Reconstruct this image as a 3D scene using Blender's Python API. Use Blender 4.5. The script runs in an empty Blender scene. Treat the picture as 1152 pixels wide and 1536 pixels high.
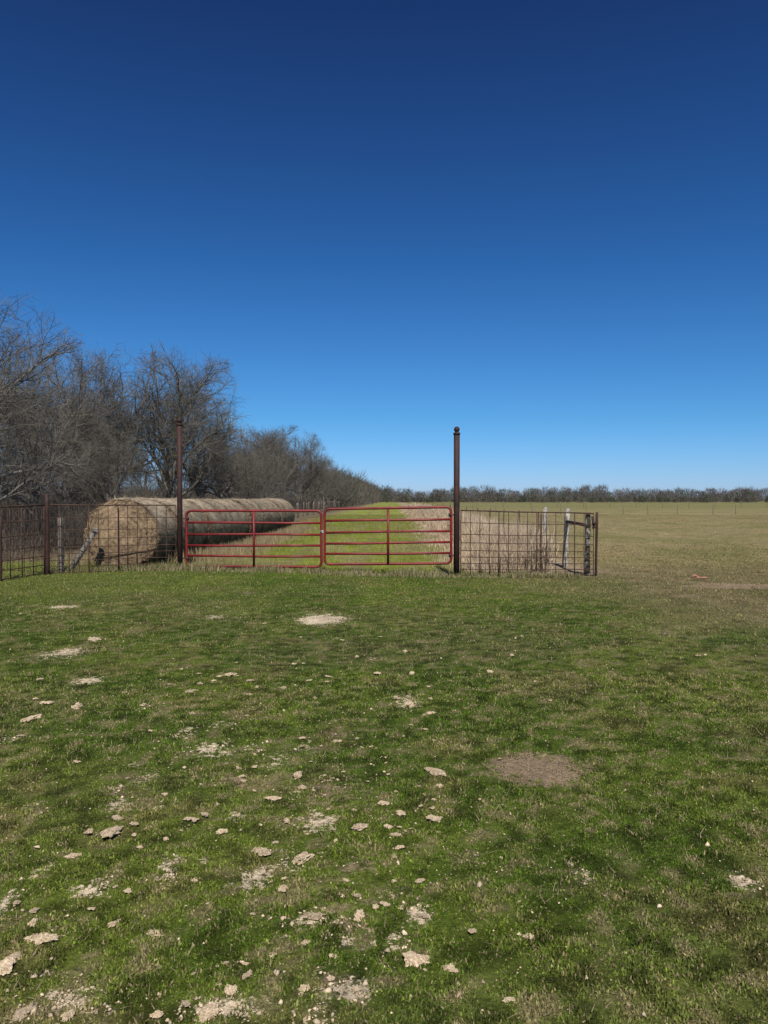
import bpy, math, random
import numpy as np
from mathutils import Vector, Matrix, Quaternion
from mathutils import noise as mnoise

random.seed(7)
rng = np.random.default_rng(11)
scene = bpy.context.scene
COL = scene.collection

# ---------------------------------------------------------------- noise
def _hash(ix, iy, seed):
    n = (ix.astype(np.int64) * 374761393 + iy.astype(np.int64) * 668265263 + seed * 974634777) & 0xFFFFFFFF
    n = ((n ^ (n >> 13)) * 1274126177) & 0xFFFFFFFF
    n = n ^ (n >> 16)
    return (n & 0xFFFFFF) / float(0xFFFFFF)

def vnoise(x, y, seed=0):
    x = np.asarray(x, float); y = np.asarray(y, float)
    ix = np.floor(x); iy = np.floor(y)
    fx = x - ix; fy = y - iy
    fx = fx * fx * (3 - 2 * fx); fy = fy * fy * (3 - 2 * fy)
    a = _hash(ix, iy, seed); b = _hash(ix + 1, iy, seed)
    c = _hash(ix, iy + 1, seed); d = _hash(ix + 1, iy + 1, seed)
    return (a * (1 - fx) + b * fx) * (1 - fy) + (c * (1 - fx) + d * fx) * fy

def fbm(x, y, seed=0, octv=4):
    s = 0; a = 0.5; t = 0
    x = np.asarray(x, float); y = np.asarray(y, float)
    for i in range(octv):
        s = s + a * vnoise(x * 2 ** i + 17.3 * i, y * 2 ** i - 9.1 * i, seed + i)
        t += a; a *= 0.5
    return s / t

def sst(a, b, v):
    t = np.clip((v - a) / (b - a), 0, 1)
    return t * t * (3 - 2 * t)

# ---------------------------------------------------------------- terrain
def hg(x, y):
    x = np.asarray(x, float); y = np.asarray(y, float)
    z = 0.12 * np.exp(-((x + 4) / 3.5) ** 2 - ((y - 17) / 4) ** 2)
    z = z + 0.05 * (fbm(x / 3.1, y / 3.1, 5, 2) - 0.5) * np.exp(-(np.abs(y) / 60) ** 2)
    return z

def h1(x, y):
    return float(hg(np.array([x]), np.array([y]))[0])

# worn places in metres: x, y, rx, ry, kind (0 pale crumbled dirt, 1 bare brown, 2 thin worn grass, 3 bright pale sand)
PATCH = [(0.90, 4.56, .31, .29, 1), (-.80, 10.2, .30, .42, 3), (-1.11, 4.9, .13, .20, 0), (.177, 6.01, .12, .22, 0),
         (-.82, 4.37, .22, .2, 2), (-1.21, 3.14, .10, .08, 0), (.85, 3.28, .04, .14, 0), (-3.3, 7.96, .22, .3, 0),
         (-2.28, 12.8, .35, .3, 2), (-4.74, 11.3, .3, .22, 0), (-.32, 3.83, .12, .16, 0), (-.27, 2.94, .10, .07, 0),
         (-.22, 2.55, .18, .12, 2), (.14, 2.95, .05, .09, 0), (-.55, 3.25, .08, .11, 0), (-.95, 3.35, .05, .14, 0),
         (-.5, 2.42, .12, .07, 0), (-1.0, 2.45, .10, .07, 0), (5.6, 11.0, .6, .5, 2), (3.4, 9.2, .4, .5, 2),
         (1.5, 3.2, .06, .07, 0), (-2.3, 10.4, .16, .2, 0), (-3.0, 9.3, .2, .2, 2), (-1.9, 7.3, .2, .2, 2),
         (-.05, 7.7, .2, .25, 2), (-.3, 5.2, .25, .2, 2), (-1.4, 4.0, .08, .10, 0), (-.75, 3.9, .07, .1, 0),
         (-2.6, 6.7, .15, .16, 0), (.1, 3.1, .12, .12, 2), (-.1, 3.35, .14, .14, 2), (-.1, 2.5, .11, .07, 0),
         (-3.6, 6.6, .2, .22, 0), (-1.75, 5.9, .2, .2, 2), (2.1, 7.0, .2, .3, 2), (1.9, 3.9, .1, .15, 2),
         (6.5, 14.0, 1.0, .5, 1), (4.9, 12.6, .6, .4, 2), (-.35, 4.2, .4, .6, 2), (-.2, 3.0, .35, .35, 2)]

def bare_raw(x, y):
    pale = np.zeros_like(x); brown = np.zeros_like(x); thin = np.zeros_like(x)
    e = 0.5 * (fbm(x * 7, y * 7, 31, 3) - 0.5) * 2
    for (px, py, rx, ry, k) in PATCH:
        d = np.sqrt(((x - px) / rx) ** 2 + ((y - py) / ry) ** 2) + e * (0.9 if k != 1 else 0.6)
        if k == 0: pale = np.maximum(pale, np.clip(0.85 - 0.34 * d, 0, 1))
        elif k == 3: pale = np.maximum(pale, np.clip(1.12 - 0.50 * d, 0, 1))
        elif k == 1: brown = np.maximum(brown, np.clip(1.08 - 0.55 * d, 0, 1))
        else: thin = np.maximum(thin, np.clip(0.58 - 0.22 * d, 0, 1))
    w = sst(1.4, -0.8, x) * sst(9, 3, y) + 0.2 * sst(15, 6, y)
    n = fbm(x * 6, y * 5, 41, 3)
    sp = np.clip((n - 0.44) * 2.0, 0, 0.57) * np.clip(w + 0.15, 0, 1)
    near = sst(17, 14, y) * (y > 0.5)
    pale = np.maximum(pale, sp * near)
    brown = np.maximum(brown, thin * near)
    return pale, brown

def bare_mask(x, y):
    pale, brown = bare_raw(x, y)
    f = (fbm(x * 28, y * 28, 37, 3) - 0.5)
    return sst(0.60, 0.72, pale + f * 0.95), sst(0.50, 0.66, brown + f * 0.7)

def mix(a, b, t):
    return a * (1 - t)[:, None] + np.asarray(b)[None, :] * t[:, None]

def lane_c(y):
    return 0.012 * y

def turf_color(x, y, full=True):
    n = x.size
    c = np.tile(np.array([[0.100, 0.158, 0.019]]), (n, 1))
    n1 = fbm(x / 1.1, y / 1.1, 3, 4); n2 = fbm(x * 3, y * 3, 9, 3); n3 = fbm(x / 4, y / 4, 13, 3)
    n4 = fbm(x * 13, y * 13, 19, 3)
    c = mix(c, [0.168, 0.222, 0.032], sst(0.44, 0.72, n1) * 0.75)
    c = mix(c, [0.240, 0.212, 0.078], sst(0.50, 0.78, n2) * 0.55)
    c = mix(c, [0.24, 0.19, 0.10], sst(0.54, 0.75, n3) * 0.25)
    nearw = sst(16, 9, y)
    c = mix(c, [0.300, 0.245, 0.135], sst(0.57, 0.74, n4) * 0.7 * nearw)
    c = c * (1 - nearw * 0.55 * sst(0.50, 0.30, n4))[:, None]  # shade between near grass tufts, painted into the colour
    c = mix(c, [0.19, 0.21, 0.055], sst(10, 15, y) * sst(-1, -6, x) * 0.6)
    d1 = sst(0, 1, (x - 1.8 + (y - 12) * 0.32 + 3.5 * (n1 - 0.5)) / 4.6)
    dryc = np.array([0.255, 0.205, 0.108])[None, :] * (0.75 + 0.6 * n2)[:, None]
    dg = np.array([0.165, 0.16, 0.056])[None, :]
    dm = sst(0.45, 0.72, fbm(x / 2.3, y / 2.3 * 0.7, 23, 4))[:, None]
    dry = dryc * (1 - dm * 0.6) + dg * dm * 0.6
    c = c * (1 - d1[:, None] * 0.9) + dry * d1[:, None] * 0.9
    fg = sst(80, 150, y) * sst(3, 8, x)
    c = mix(c, [0.19, 0.185, 0.065], fg * 0.8)
    xx = x - lane_c(y)
    back = sst(15.9, 16.5, y)
    rag = 2.2 * (fbm(x * 0.8, y * 0.45, 27, 4) - 0.5)
    ln = back * sst(2.6, 2.0, xx) * sst(-6.0, -5.0, xx)
    lanec = np.array([0.205, 0.235, 0.042])[None, :] * (0.68 + 0.7 * n1)[:, None]
    c = c * (1 - ln[:, None]) + lanec * ln[:, None]
    c = mix(c, [0.29, 0.245, 0.14], ln * sst(0.46, 0.68, fbm(x / 0.7, y / 3, 71, 4)) * 0.5)
    wh = np.exp(-((xx + 2.6 + 0.12 * np.sin(y * 0.3)) / 0.20) ** 2) + np.exp(-((xx + 0.85 + 0.12 * np.sin(y * 0.3)) / 0.20) ** 2)
    c = mix(c, [0.185, 0.155, 0.075], ln * wh * 0.5)
    st = back * sst(1.0, 2.7, xx + rag) * sst(5.0, 4.3, xx)
    c = mix(c, [0.32, 0.255, 0.165], st)
    lf = sst(18, 21, y) * sst(-6.0, -7.5, xx) + back * sst(-9.0, -11, xx)
    c = mix(c, [0.15, 0.12, 0.08], np.clip(lf, 0, 1))
    if full:
        pale, brown = bare_mask(x, y)
        c = mix(c, [0.245, 0.185, 0.12], brown)
        c = mix(c, [0.52, 0.43, 0.31], pale)
        return c, pale, brown
    return c

# ---------------------------------------------------------------- mesh helpers
def mesh_from_np(name, verts, faces_list, color=None, mat=None, smooth=False):
    me = bpy.data.meshes.new(name)
    verts = np.ascontiguousarray(verts, dtype=np.float32)
    me.vertices.add(len(verts)); me.vertices.foreach_set("co", verts.ravel())
    loops = np.concatenate([f.ravel() for f in faces_list]).astype(np.int32)
    tot = np.concatenate([np.full(len(f), f.shape[1]) for f in faces_list]).astype(np.int32)
    start = np.concatenate([[0], np.cumsum(tot)[:-1]]).astype(np.int32)
    me.loops.add(len(loops)); me.loops.foreach_set("vertex_index", loops)
    me.polygons.add(len(tot)); me.polygons.foreach_set("loop_start", start); me.polygons.foreach_set("loop_total", tot)
    if smooth:
        me.polygons.foreach_set("use_smooth", np.ones(len(tot), dtype=bool))
    me.update(calc_edges=True)
    if color is not None:
        at = me.color_attributes.new("tint", 'FLOAT_COLOR', 'POINT')
        cc = np.ones((len(verts), 4), dtype=np.float32); cc[:, :3] = color
        at.data.foreach_set("color", cc.ravel())
    if mat: me.materials.append(mat)
    return me

class MB:
    def __init__(s): s.v = []; s.q = []; s.t = []; s.c = []
    def tube(s, pts, rads, sides=6, cap=True, col=(1, 1, 1)):
        base = len(s.v); n = len(pts)
        pts = [Vector(p) for p in pts]
        if not hasattr(rads, '__len__'): rads = [rads] * n
        prev = None
        for i, p in enumerate(pts):
            if i == 0: d = pts[1] - pts[0]
            elif i == n - 1: d = pts[-1] - pts[-2]
            else: d = (pts[i + 1] - pts[i]).normalized() + (pts[i] - pts[i - 1]).normalized()
            d.normalize()
            if prev is None:
                a = Vector((0, 0, 1)) if abs(d.z) < 0.9 else Vector((1, 0, 0))
                u = d.cross(a).normalized()
            else:
                u = (prev - d * prev.dot(d)).normalized()
            prev = u; w = d.cross(u)
            for k in range(sides):
                an = 2 * math.pi * k / sides
                s.v.append(tuple(p + (u * math.cos(an) + w * math.sin(an)) * rads[i])); s.c.append(col)
        for i in range(n - 1):
            for k in range(sides):
                a = base + i * sides + k; b = base + i * sides + (k + 1) % sides
                s.q.append((a, b, b + sides, a + sides))
        if cap:
            for (i, flip) in ((0, True), (n - 1, False)):
                s.v.append(tuple(pts[i])); s.c.append(col); ci = len(s.v) - 1
                for k in range(sides):
                    a = base + i * sides + k; b = base + i * sides + (k + 1) % sides
                    s.t.append((ci, b, a) if flip else (ci, a, b))
    def strip(s, pts, w, side, col=(1, 1, 1)):
        base = len(s.v); n = len(pts)
        for i, p in enumerate(pts):
            ww = w * (1 - 0.75 * i / (n - 1))
            o = side * ww * 0.5
            s.v.append(tuple(p - o)); s.v.append(tuple(p + o)); s.c.append(col); s.c.append(col)
        for i in range(n - 1):
            a = base + 2 * i
            s.q.append((a, a + 1, a + 3, a + 2))
    def ball(s, c, r, sc=(1, 1, 1), seg=12, rings=7):
        pts = []; rad = []
        for i in range(rings + 1):
            th = math.pi * i / rings
            pts.append((c[0], c[1], c[2] - r * sc[2] * math.cos(th))); rad.append(max(1e-4, r * math.sin(th)))
        s.tube(pts, rad, seg, cap=False)
    def box(s, c, e, rot=None):
        base = len(s.v)
        for dx in (-1, 1):
            for dy in (-1, 1):
                for dz in (-1, 1):
                    v = Vector((dx * e[0] / 2, dy * e[1] / 2, dz * e[2] / 2))
                    if rot: v = rot @ v
                    s.v.append(tuple(v + Vector(c))); s.c.append((1, 1, 1))
        for f in ((0, 1, 3, 2), (4, 6, 7, 5), (0, 4, 5, 1), (2, 3, 7, 6), (0, 2, 6, 4), (1, 5, 7, 3)):
            s.q.append(tuple(base + i for i in f))
    def mesh(s, name, mat, smooth=True, color=False):
        fl = []
        if s.q: fl.append(np.array(s.q))
        if s.t: fl.append(np.array(s.t))
        return mesh_from_np(name, np.array(s.v), fl, np.array(s.c) if color else None, mat, smooth)

def obj(name, me, parent=None, loc=None, label=None, cat=None, group=None, kind=None):
    o = bpy.data.objects.new(name, me)
    COL.objects.link(o)
    if parent is not None: o.parent = parent
    if loc is not None: o.location = loc
    if label: o["label"] = label
    if cat: o["category"] = cat
    if group: o["group"] = group
    if kind: o["kind"] = kind
    return o

# ---------------------------------------------------------------- materials
def new_mat(name):
    m = bpy.data.materials.new(name); m.use_nodes = True
    nt = m.node_tree; b = nt.nodes["Principled BSDF"]
    return m, nt, b

def noise_mat(name, c1, c2, scale=5, rough=0.8, detail=6, bump=0.3, bscale=None, c3=None, metallic=0.0, stretch=None, lo=0.35, hi=0.65, bdist=0.01, vary=0.0):
    m, nt, b = new_mat(name)
    tc = nt.nodes.new("ShaderNodeTexCoord")
    mp = nt.nodes.new("ShaderNodeMapping")
    nt.links.new(tc.outputs["Object"], mp.inputs["Vector"])
    if stretch: mp.inputs["Scale"].default_value = stretch
    n = nt.nodes.new("ShaderNodeTexNoise"); n.inputs["Scale"].default_value = scale; n.inputs["Detail"].default_value = detail
    nt.links.new(mp.outputs[0], n.inputs["Vector"])
    r = nt.nodes.new("ShaderNodeValToRGB")
    r.color_ramp.elements[0].position = lo; r.color_ramp.elements[1].position = hi
    r.color_ramp.elements[0].color = (*c1, 1); r.color_ramp.elements[1].color = (*c2, 1)
    if c3:
        e = r.color_ramp.elements.new((lo + hi) / 2 + 0.03); e.color = (*c3, 1)
    nt.links.new(n.outputs["Fac"], r.inputs["Fac"])
    src = r.outputs["Color"]
    if vary:
        oi = nt.nodes.new("ShaderNodeObjectInfo")
        mr = nt.nodes.new("ShaderNodeMapRange"); mr.inputs[3].default_value = 1 - vary; mr.inputs[4].default_value = 1 + vary
        nt.links.new(oi.outputs["Random"], mr.inputs[0])
        vm = nt.nodes.new("ShaderNodeVectorMath"); vm.operation = 'SCALE'
        nt.links.new(src, vm.inputs[0]); nt.links.new(mr.outputs[0], vm.inputs["Scale"]); src = vm.outputs[0]
    nt.links.new(src, b.inputs["Base Color"])
    b.inputs["Roughness"].default_value = rough; b.inputs["Metallic"].default_value = metallic
    if bump:
        n2 = nt.nodes.new("ShaderNodeTexNoise"); n2.inputs["Scale"].default_value = bscale or scale * 4; n2.inputs["Detail"].default_value = 5
        nt.links.new(mp.outputs[0], n2.inputs["Vector"])
        bp = nt.nodes.new("ShaderNodeBump"); bp.inputs["Strength"].default_value = bump; bp.inputs["Distance"].default_value = bdist
        nt.links.new(n2.outputs["Fac"], bp.inputs["Height"]); nt.links.new(bp.outputs[0], b.inputs["Normal"])
    return m

def tint_mat(name, rough=0.7, translucent=0.25, noise=0.0, nscale=20, bump=0.0, spec=0.3, bare=False):
    m, nt, b = new_mat(name)
    a = nt.nodes.new("ShaderNodeAttribute"); a.attribute_name = "tint"
    src = a.outputs["Color"]
    geo = nt.nodes.new("ShaderNodeNewGeometry")
    if bare:
        nf = nt.nodes.new("ShaderNodeTexNoise"); nf.inputs["Scale"].default_value = 24; nf.inputs["Detail"].default_value = 7; nf.inputs["Roughness"].default_value = 0.7
        nt.links.new(geo.outputs["Position"], nf.inputs["Vector"])
        for nm, amp, lo, hi, cc in (("brown_soil", 1.1, 0.48, 0.66, (0.245, 0.185, 0.12, 1)), ("pale_soil", 1.6, 0.57, 0.72, (0.58, 0.48, 0.345, 1))):
            at = nt.nodes.new("ShaderNodeAttribute"); at.attribute_name = nm
            ma = nt.nodes.new("ShaderNodeMath"); ma.operation = 'MULTIPLY_ADD'; ma.inputs[1].default_value = amp; ma.inputs[2].default_value = -0.5 * amp
            nt.links.new(nf.outputs["Fac"], ma.inputs[0])
            ad = nt.nodes.new("ShaderNodeMath"); ad.operation = 'ADD'
            nt.links.new(at.outputs["Fac"], ad.inputs[0]); nt.links.new(ma.outputs[0], ad.inputs[1])
            mr = nt.nodes.new("ShaderNodeMapRange"); mr.interpolation_type = 'SMOOTHSTEP'; mr.inputs[1].default_value = lo; mr.inputs[2].default_value = hi
            nt.links.new(ad.outputs[0], mr.inputs[0])
            mx = nt.nodes.new("ShaderNodeMix"); mx.data_type = 'RGBA'; mx.inputs[7].default_value = cc
            nt.links.new(mr.outputs[0], mx.inputs[0]); nt.links.new(src, mx.inputs[6])
            src = mx.outputs[2]
    if noise:
        n = nt.nodes.new("ShaderNodeTexNoise"); n.inputs["Scale"].default_value = nscale; n.inputs["Detail"].default_value = 6
        n.inputs["Roughness"].default_value = 0.65
        nt.links.new(geo.outputs["Position"], n.inputs["Vector"])
        mr = nt.nodes.new("ShaderNodeMapRange"); mr.inputs[1].default_value = 0.3; mr.inputs[2].default_value = 0.7
        mr.inputs[3].default_value = 1 - noise; mr.inputs[4].default_value = 1 + noise
        nt.links.new(n.outputs["Fac"], mr.inputs[0])
        n3 = nt.nodes.new("ShaderNodeTexNoise"); n3.inputs["Scale"].default_value = nscale * 0.06; n3.inputs["Detail"].default_value = 5
        nt.links.new(geo.outputs["Position"], n3.inputs["Vector"])
        mr3 = nt.nodes.new("ShaderNodeMapRange"); mr3.inputs[1].default_value = 0.3; mr3.inputs[2].default_value = 0.7
        mr3.inputs[3].default_value = 1 - noise * 0.5; mr3.inputs[4].default_value = 1 + noise * 0.5
        nt.links.new(n3.outputs["Fac"], mr3.inputs[0])
        mm = nt.nodes.new("ShaderNodeMath"); mm.operation = 'MULTIPLY'
        nt.links.new(mr.outputs[0], mm.inputs[0]); nt.links.new(mr3.outputs[0], mm.inputs[1])
        vm = nt.nodes.new("ShaderNodeVectorMath"); vm.operation = 'SCALE'
        nt.links.new(src, vm.inputs[0]); nt.links.new(mm.outputs[0], vm.inputs["Scale"])
        src = vm.outputs[0]
        if bump:
            bp = nt.nodes.new("ShaderNodeBump"); bp.inputs["Strength"].default_value = bump; bp.inputs["Distance"].default_value = 0.02
            nt.links.new(n.outputs["Fac"], bp.inputs["Height"]); nt.links.new(bp.outputs[0], b.inputs["Normal"])
    nt.links.new(src, b.inputs["Base Color"])
    b.inputs["Roughness"].default_value = rough
    b.inputs["Specular IOR Level"].default_value = spec
    if translucent:
        t = nt.nodes.new("ShaderNodeBsdfTranslucent"); nt.links.new(src, t.inputs["Color"])
        mx = nt.nodes.new("ShaderNodeMixShader"); mx.inputs[0].default_value = translucent
        out = [x for x in nt.nodes if x.type == 'OUTPUT_MATERIAL'][0]
        nt.links.new(b.outputs[0], mx.inputs[1]); nt.links.new(t.outputs[0], mx.inputs[2])
        nt.links.new(mx.outputs[0], out.inputs["Surface"])
    return m

M_ground = tint_mat("turf_soil", 0.95, 0, noise=0.5, nscale=38, bump=0.9, spec=0.1, bare=True)
M_blade = tint_mat("grass_blade", 0.65, 0.2, spec=0.2)
M_straw = tint_mat("dry_stalk", 0.75, 0.25, spec=0.15)
M_crumb = tint_mat("dirt_crumb", 0.95, 0.0, noise=0.25, nscale=120, spec=0.05)
M_hay = tint_mat("weathered_hay", 0.9, 0.0, noise=0.45, nscale=14, bump=1.0, spec=0.1)
M_rust = noise_mat("rusty_pipe", (0.020, 0.009, 0.007), (0.055, 0.018, 0.012), 9, 0.75, bump=0.3, bscale=60, bdist=0.003)
M_rod = noise_mat("rusty_rod", (0.040, 0.020, 0.014), (0.085, 0.040, 0.025), 6, 0.8, bump=0)
M_gate = noise_mat("red_gate_paint", (0.14, 0.010, 0.011), (0.24, 0.018, 0.017), 5, 0.5, bump=0.1, bscale=40, c3=(0.19, 0.014, 0.014), bdist=0.002)
M_wood = noise_mat("weathered_wood", (0.07, 0.055, 0.045), (0.20, 0.17, 0.14), 7, 0.9, stretch=(3, 3, 0.4), bump=0.6, bscale=20)
M_palewood = noise_mat("pale_bleached_wood", (0.10, 0.085, 0.07), (0.44, 0.415, 0.37), 7, 0.9, stretch=(2.5, 2.5, 0.9), bump=0.6, bscale=20, lo=0.38, hi=0.58)
M_greywood = noise_mat("grey_timber", (0.09, 0.08, 0.07), (0.26, 0.24, 0.21), 8, 0.9, stretch=(3, 3, 0.5), bump=0.6, bscale=20)
M_lichen = noise_mat("lichen_wood", (0.04, 0.03, 0.024), (0.36, 0.34, 0.30), 9, 0.9, lo=0.52, hi=0.66, bump=0.8, bscale=25, stretch=(1.5, 1.5, 0.8))
M_wire = noise_mat("fence_wire", (0.10, 0.09, 0.08), (0.22, 0.20, 0.18), 3, 0.6, bump=0, metallic=0.3)
M_farpost = noise_mat("weathered_far_post", (0.12, 0.10, 0.075), (0.2, 0.17, 0.13), 3, 0.8, bump=0)
M_bark = noise_mat("bark", (0.085, 0.076, 0.062), (0.205, 0.186, 0.158), 4, 0.95, stretch=(2, 2, 0.5), bump=0.6, bscale=14)
M_twig = noise_mat("twig_bark", (0.082, 0.074, 0.061), (0.158, 0.143, 0.120), 1.2, 0.9, bump=0)
M_wood2 = tint_mat("far_twigs", 0.9, 0.0, spec=0.05)
M_clod = noise_mat("dry_clod", (0.42, 0.31, 0.185), (0.80, 0.67, 0.49), 9, 0.95, bump=0.6, bscale=30, c3=(0.64, 0.50, 0.335), bdist=0.02, vary=0.22)
M_galv = noise_mat("galvanised_metal", (0.35, 0.35, 0.34), (0.6, 0.6, 0.58), 20, 0.45, bump=0, metallic=0.7)
M_redscrap = noise_mat("faded_red_plastic", (0.24, 0.10, 0.06), (0.38, 0.19, 0.13), 12, 0.7, bump=0.1)

# ---------------------------------------------------------------- ground
def geo_axis(a, b, step, out, growth=1.18):
    mid = list(np.arange(a, b + 1e-6, step))
    hi = []; s = step; p = mid[-1]
    while p < out[1]:
        s *= growth; p += s; hi.append(p)
    lo = []; s = step; p = mid[0]
    while p > out[0]:
        s *= growth; p -= s; lo.append(p)
    return np.array(lo[::-1] + mid + hi)
xs = geo_axis(-11, 11, 0.06, (-2500, 2500), 1.09)
ys = geo_axis(1.6, 18, 0.05, (-60, 3000), 1.035)
XX, YY = np.meshgrid(xs, ys)
X = XX.ravel(); Y = YY.ravel()
Z = hg(X, Y)
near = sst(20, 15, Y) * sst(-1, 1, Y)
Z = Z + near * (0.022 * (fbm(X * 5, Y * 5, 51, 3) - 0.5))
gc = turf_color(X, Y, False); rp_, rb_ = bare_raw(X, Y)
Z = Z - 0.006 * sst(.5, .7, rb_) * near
gc = gc * (1 - 0.42 * near)[:, None]  # near ground tint darkened as painted shade beneath the blades
ny, nx = XX.shape
idx = np.arange(nx * ny).reshape(ny, nx)
F = np.stack([idx[:-1, :-1].ravel(), idx[:-1, 1:].ravel(), idx[1:, 1:].ravel(), idx[1:, :-1].ravel()], axis=1)
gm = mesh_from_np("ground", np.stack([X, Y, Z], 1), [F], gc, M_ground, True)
for nm, arr in (("pale_soil", rp_), ("brown_soil", rb_)):
    at = gm.attributes.new(nm, 'FLOAT', 'POINT'); at.data.foreach_set("value", arr.astype(np.float32))
g = obj("ground", gm, kind="structure", label="grassy pasture with bare dirt patches and a green lane")

# ---------------------------------------------------------------- grass blades
def micro(x, y):
    return sst(20, 15, y) * (0.022 * (fbm(x * 5, y * 5, 51, 3) - 0.5))
def blades(name, x, y, length, width, color, mat, lean=0.5, two=False, z0=None):
    n = len(x)
    z = hg(x, y) + micro(x, y) - 0.004 if z0 is None else z0
    a = rng.uniform(0, 2 * np.pi, n); la = rng.uniform(0, 2 * np.pi, n)
    ln = np.abs(rng.normal(0, lean, n)); ln = np.clip(ln, 0, 1.4)
    sx = np.cos(a) * width / 2; sy = np.sin(a) * width / 2
    dx = np.cos(la) * np.sin(ln); dy = np.sin(la) * np.sin(ln); dz = np.cos(ln)
    P = np.stack([x, y, z], 1); S = np.stack([sx, sy, np.zeros(n)], 1); D = np.stack([dx, dy, dz], 1)
    L = length[:, None]
    tip = P + D * L
    if two:
        mid = P + D * L * 0.55; mid[:, 2] += length * 0.10
        tip[:, 2] -= length * 0.12 * np.sin(ln)
        V = np.stack([P - S, P + S, mid - S * 0.8, mid + S * 0.8, tip], 1).reshape(-1, 3)
        b = np.arange(n) * 5
        faces = [np.stack([b, b + 1, b + 3, b + 2], 1), np.stack([b + 2, b + 3, b + 4], 1)]
        k = 5
    else:
        V = np.stack([P - S, P + S, tip], 1).reshape(-1, 3)
        b = np.arange(n) * 3
        faces = [np.stack([b, b + 1, b + 2], 1)]
        k = 3
    C = np.repeat(color, k, axis=0)
    return mesh_from_np(name, V, faces, C, mat)

def sample_y(n, y0, y1, f):
    yy = np.linspace(y0, y1, 2000); w = f(yy); c = np.cumsum(w); c /= c[-1]
    return np.interp(rng.random(n), c, yy)

def lawn(n, y0, y1, power, two):
    y = sample_y(n, y0, y1, lambda q: (0.54 * q + 1.0) * q ** (-power))
    x = rng.uniform(-1, 1, n) * (0.54 * y + 1.0)
    c, pale, brown = turf_color(x, y)
    keep = rng.random(n) > np.maximum(pale * 0.95, brown * 0.72)
    keep &= ~((y > 16.3) & (x < 4.5) & (x > -6.8))
    keep &= rng.random(n) < sst(30, 15, y) + 0.02
    x = x[keep]; y = y[keep]; c = c[keep]; br = np.maximum(pale, brown)[keep]
    n = len(x)
    clump = fbm(x * 12, y * 12, 63, 2)
    hgt = (0.6 + 0.4 * fbm(x * 2.2, y * 2.2, 61, 3)) * (0.30 + 1.35 * clump)
    L = (0.010 + 0.013 * rng.random(n)) * hgt * (1 + 0.05 * y) * (1 - 0.5 * br)
    W = (0.0042 + 0.0038 * rng.random(n)) * np.maximum(1, y / 4.6)
    v = rng.uniform(0.5, 1.5, n)
    c = c * v[:, None]
    dead = rng.random(n) < 0.10 + 0.3 * br
    c[dead] = np.array([0.35, 0.275, 0.155]) * rng.uniform(0.5, 1.2, (dead.sum(), 1))
    lite = (rng.random(n) < 0.12) & ~dead
    c[lite] = c[lite] * np.array([1.6, 1.55, 1.35])
    return blades("lawn", x, y, L, W, c, M_blade, lean=1.05, two=two)

obj("grass", lawn(600000, 1.9, 7.0, 1.55, True), kind="stuff", label="short green lawn grass with dead blades mixed in")
obj("grass", lawn(540000, 7.0, 30.0, 1.5, False), kind="stuff", label="short green pasture grass with dry patches")

n = 115000
y = sample_y(n, 16.0, 75, lambda q: q ** -0.6); xx = rng.uniform(-7.0, 2.9, n); x = xx + lane_c(y)
c, _, _ = turf_color(x, y); c = c * rng.uniform(0.6, 1.5, (n, 1))
dd = rng.random(n) < 0.10; c[dd] = np.array([0.34, 0.275, 0.16]) * rng.uniform(.6, 1.2, (dd.sum(), 1))
wl = np.exp(-((xx + 2.6 + 0.12 * np.sin(y * 0.3)) / 0.22) ** 2) + np.exp(-((xx + 0.85 + 0.12 * np.sin(y * 0.3)) / 0.22) ** 2)
L = rng.uniform(0.05, 0.15, n) * (0.4 + 1.2 * fbm(x, y, 81, 3)) * (1 - 0.6 * wl); W = 0.008 * np.maximum(1, y / 22)
obj("grass", blades("lane_grass", x, y, L, W * np.ones(n), c, M_blade, 0.5), kind="stuff", label="bright green grass growing down the fenced lane")
n = 90000
y = sample_y(n, 17.0, 75, lambda q: q ** 0.1 * (0.1 + sst(16, 26, q))); x = 4.6 + rng.random(n) * (0.55 * y + 1)
c, _, _ = turf_color(x, y); c = c * rng.uniform(0.65, 1.5, (n, 1))
L = rng.uniform(0.02, 0.06, n); W = 0.009 * np.maximum(1, y / 20)
obj("grass", blades("field_grass", x, y, L, W * np.ones(n), c, M_straw, 0.8), kind="stuff", label="short brown and green dormant pasture grass")

# tall dry weeds
n = 150000
y = sample_y(n, 16.3, 120, lambda q: q ** -1.1); xx = 0.8 + 3.4 * rng.random(n) ** 0.7
x = xx + lane_c(y)
rag = 2.2 * (fbm(x * 0.8, y * 0.45, 27, 4) - 0.5)
cl = fbm(x * 1.4, y * 1.4, 91, 3)
edge = sst(1.0, 2.7, xx + rag)
kp = (rng.random(n) < 0.04 + 0.96 * edge) & ~((y < 20.2) & (xx > 3.35))
x = x[kp]; y = y[kp]; xx = xx[kp]; cl = cl[kp]; edge = edge[kp]; n = len(x)
L = rng.uniform(0.30, 1.0, n) * np.clip(0.30 + 1.3 * cl, 0.3, 1.25) * (0.15 + 0.85 * edge * sst(1.0, 2.8, xx)) * (1 - 0.25 * sst(3.3, 4.1, xx))
c = np.array([0.72, 0.58, 0.415]) * rng.uniform(0.45, 1.15, (n, 1)) * (0.72 + 0.56 * fbm(x * 0.8, y * 0.8, 92, 2))[:, None]
c[rng.random(n) < 0.07] *= np.array([0.6, 0.55, 0.5])
obj("dry_weeds", blades("dry_weeds", x, y, L, 0.014 * np.maximum(1, y / 22), c, M_straw, 0.34, True), kind="stuff",
    label="tall dry tan weeds along the wire fence")
n = 11000
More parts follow.
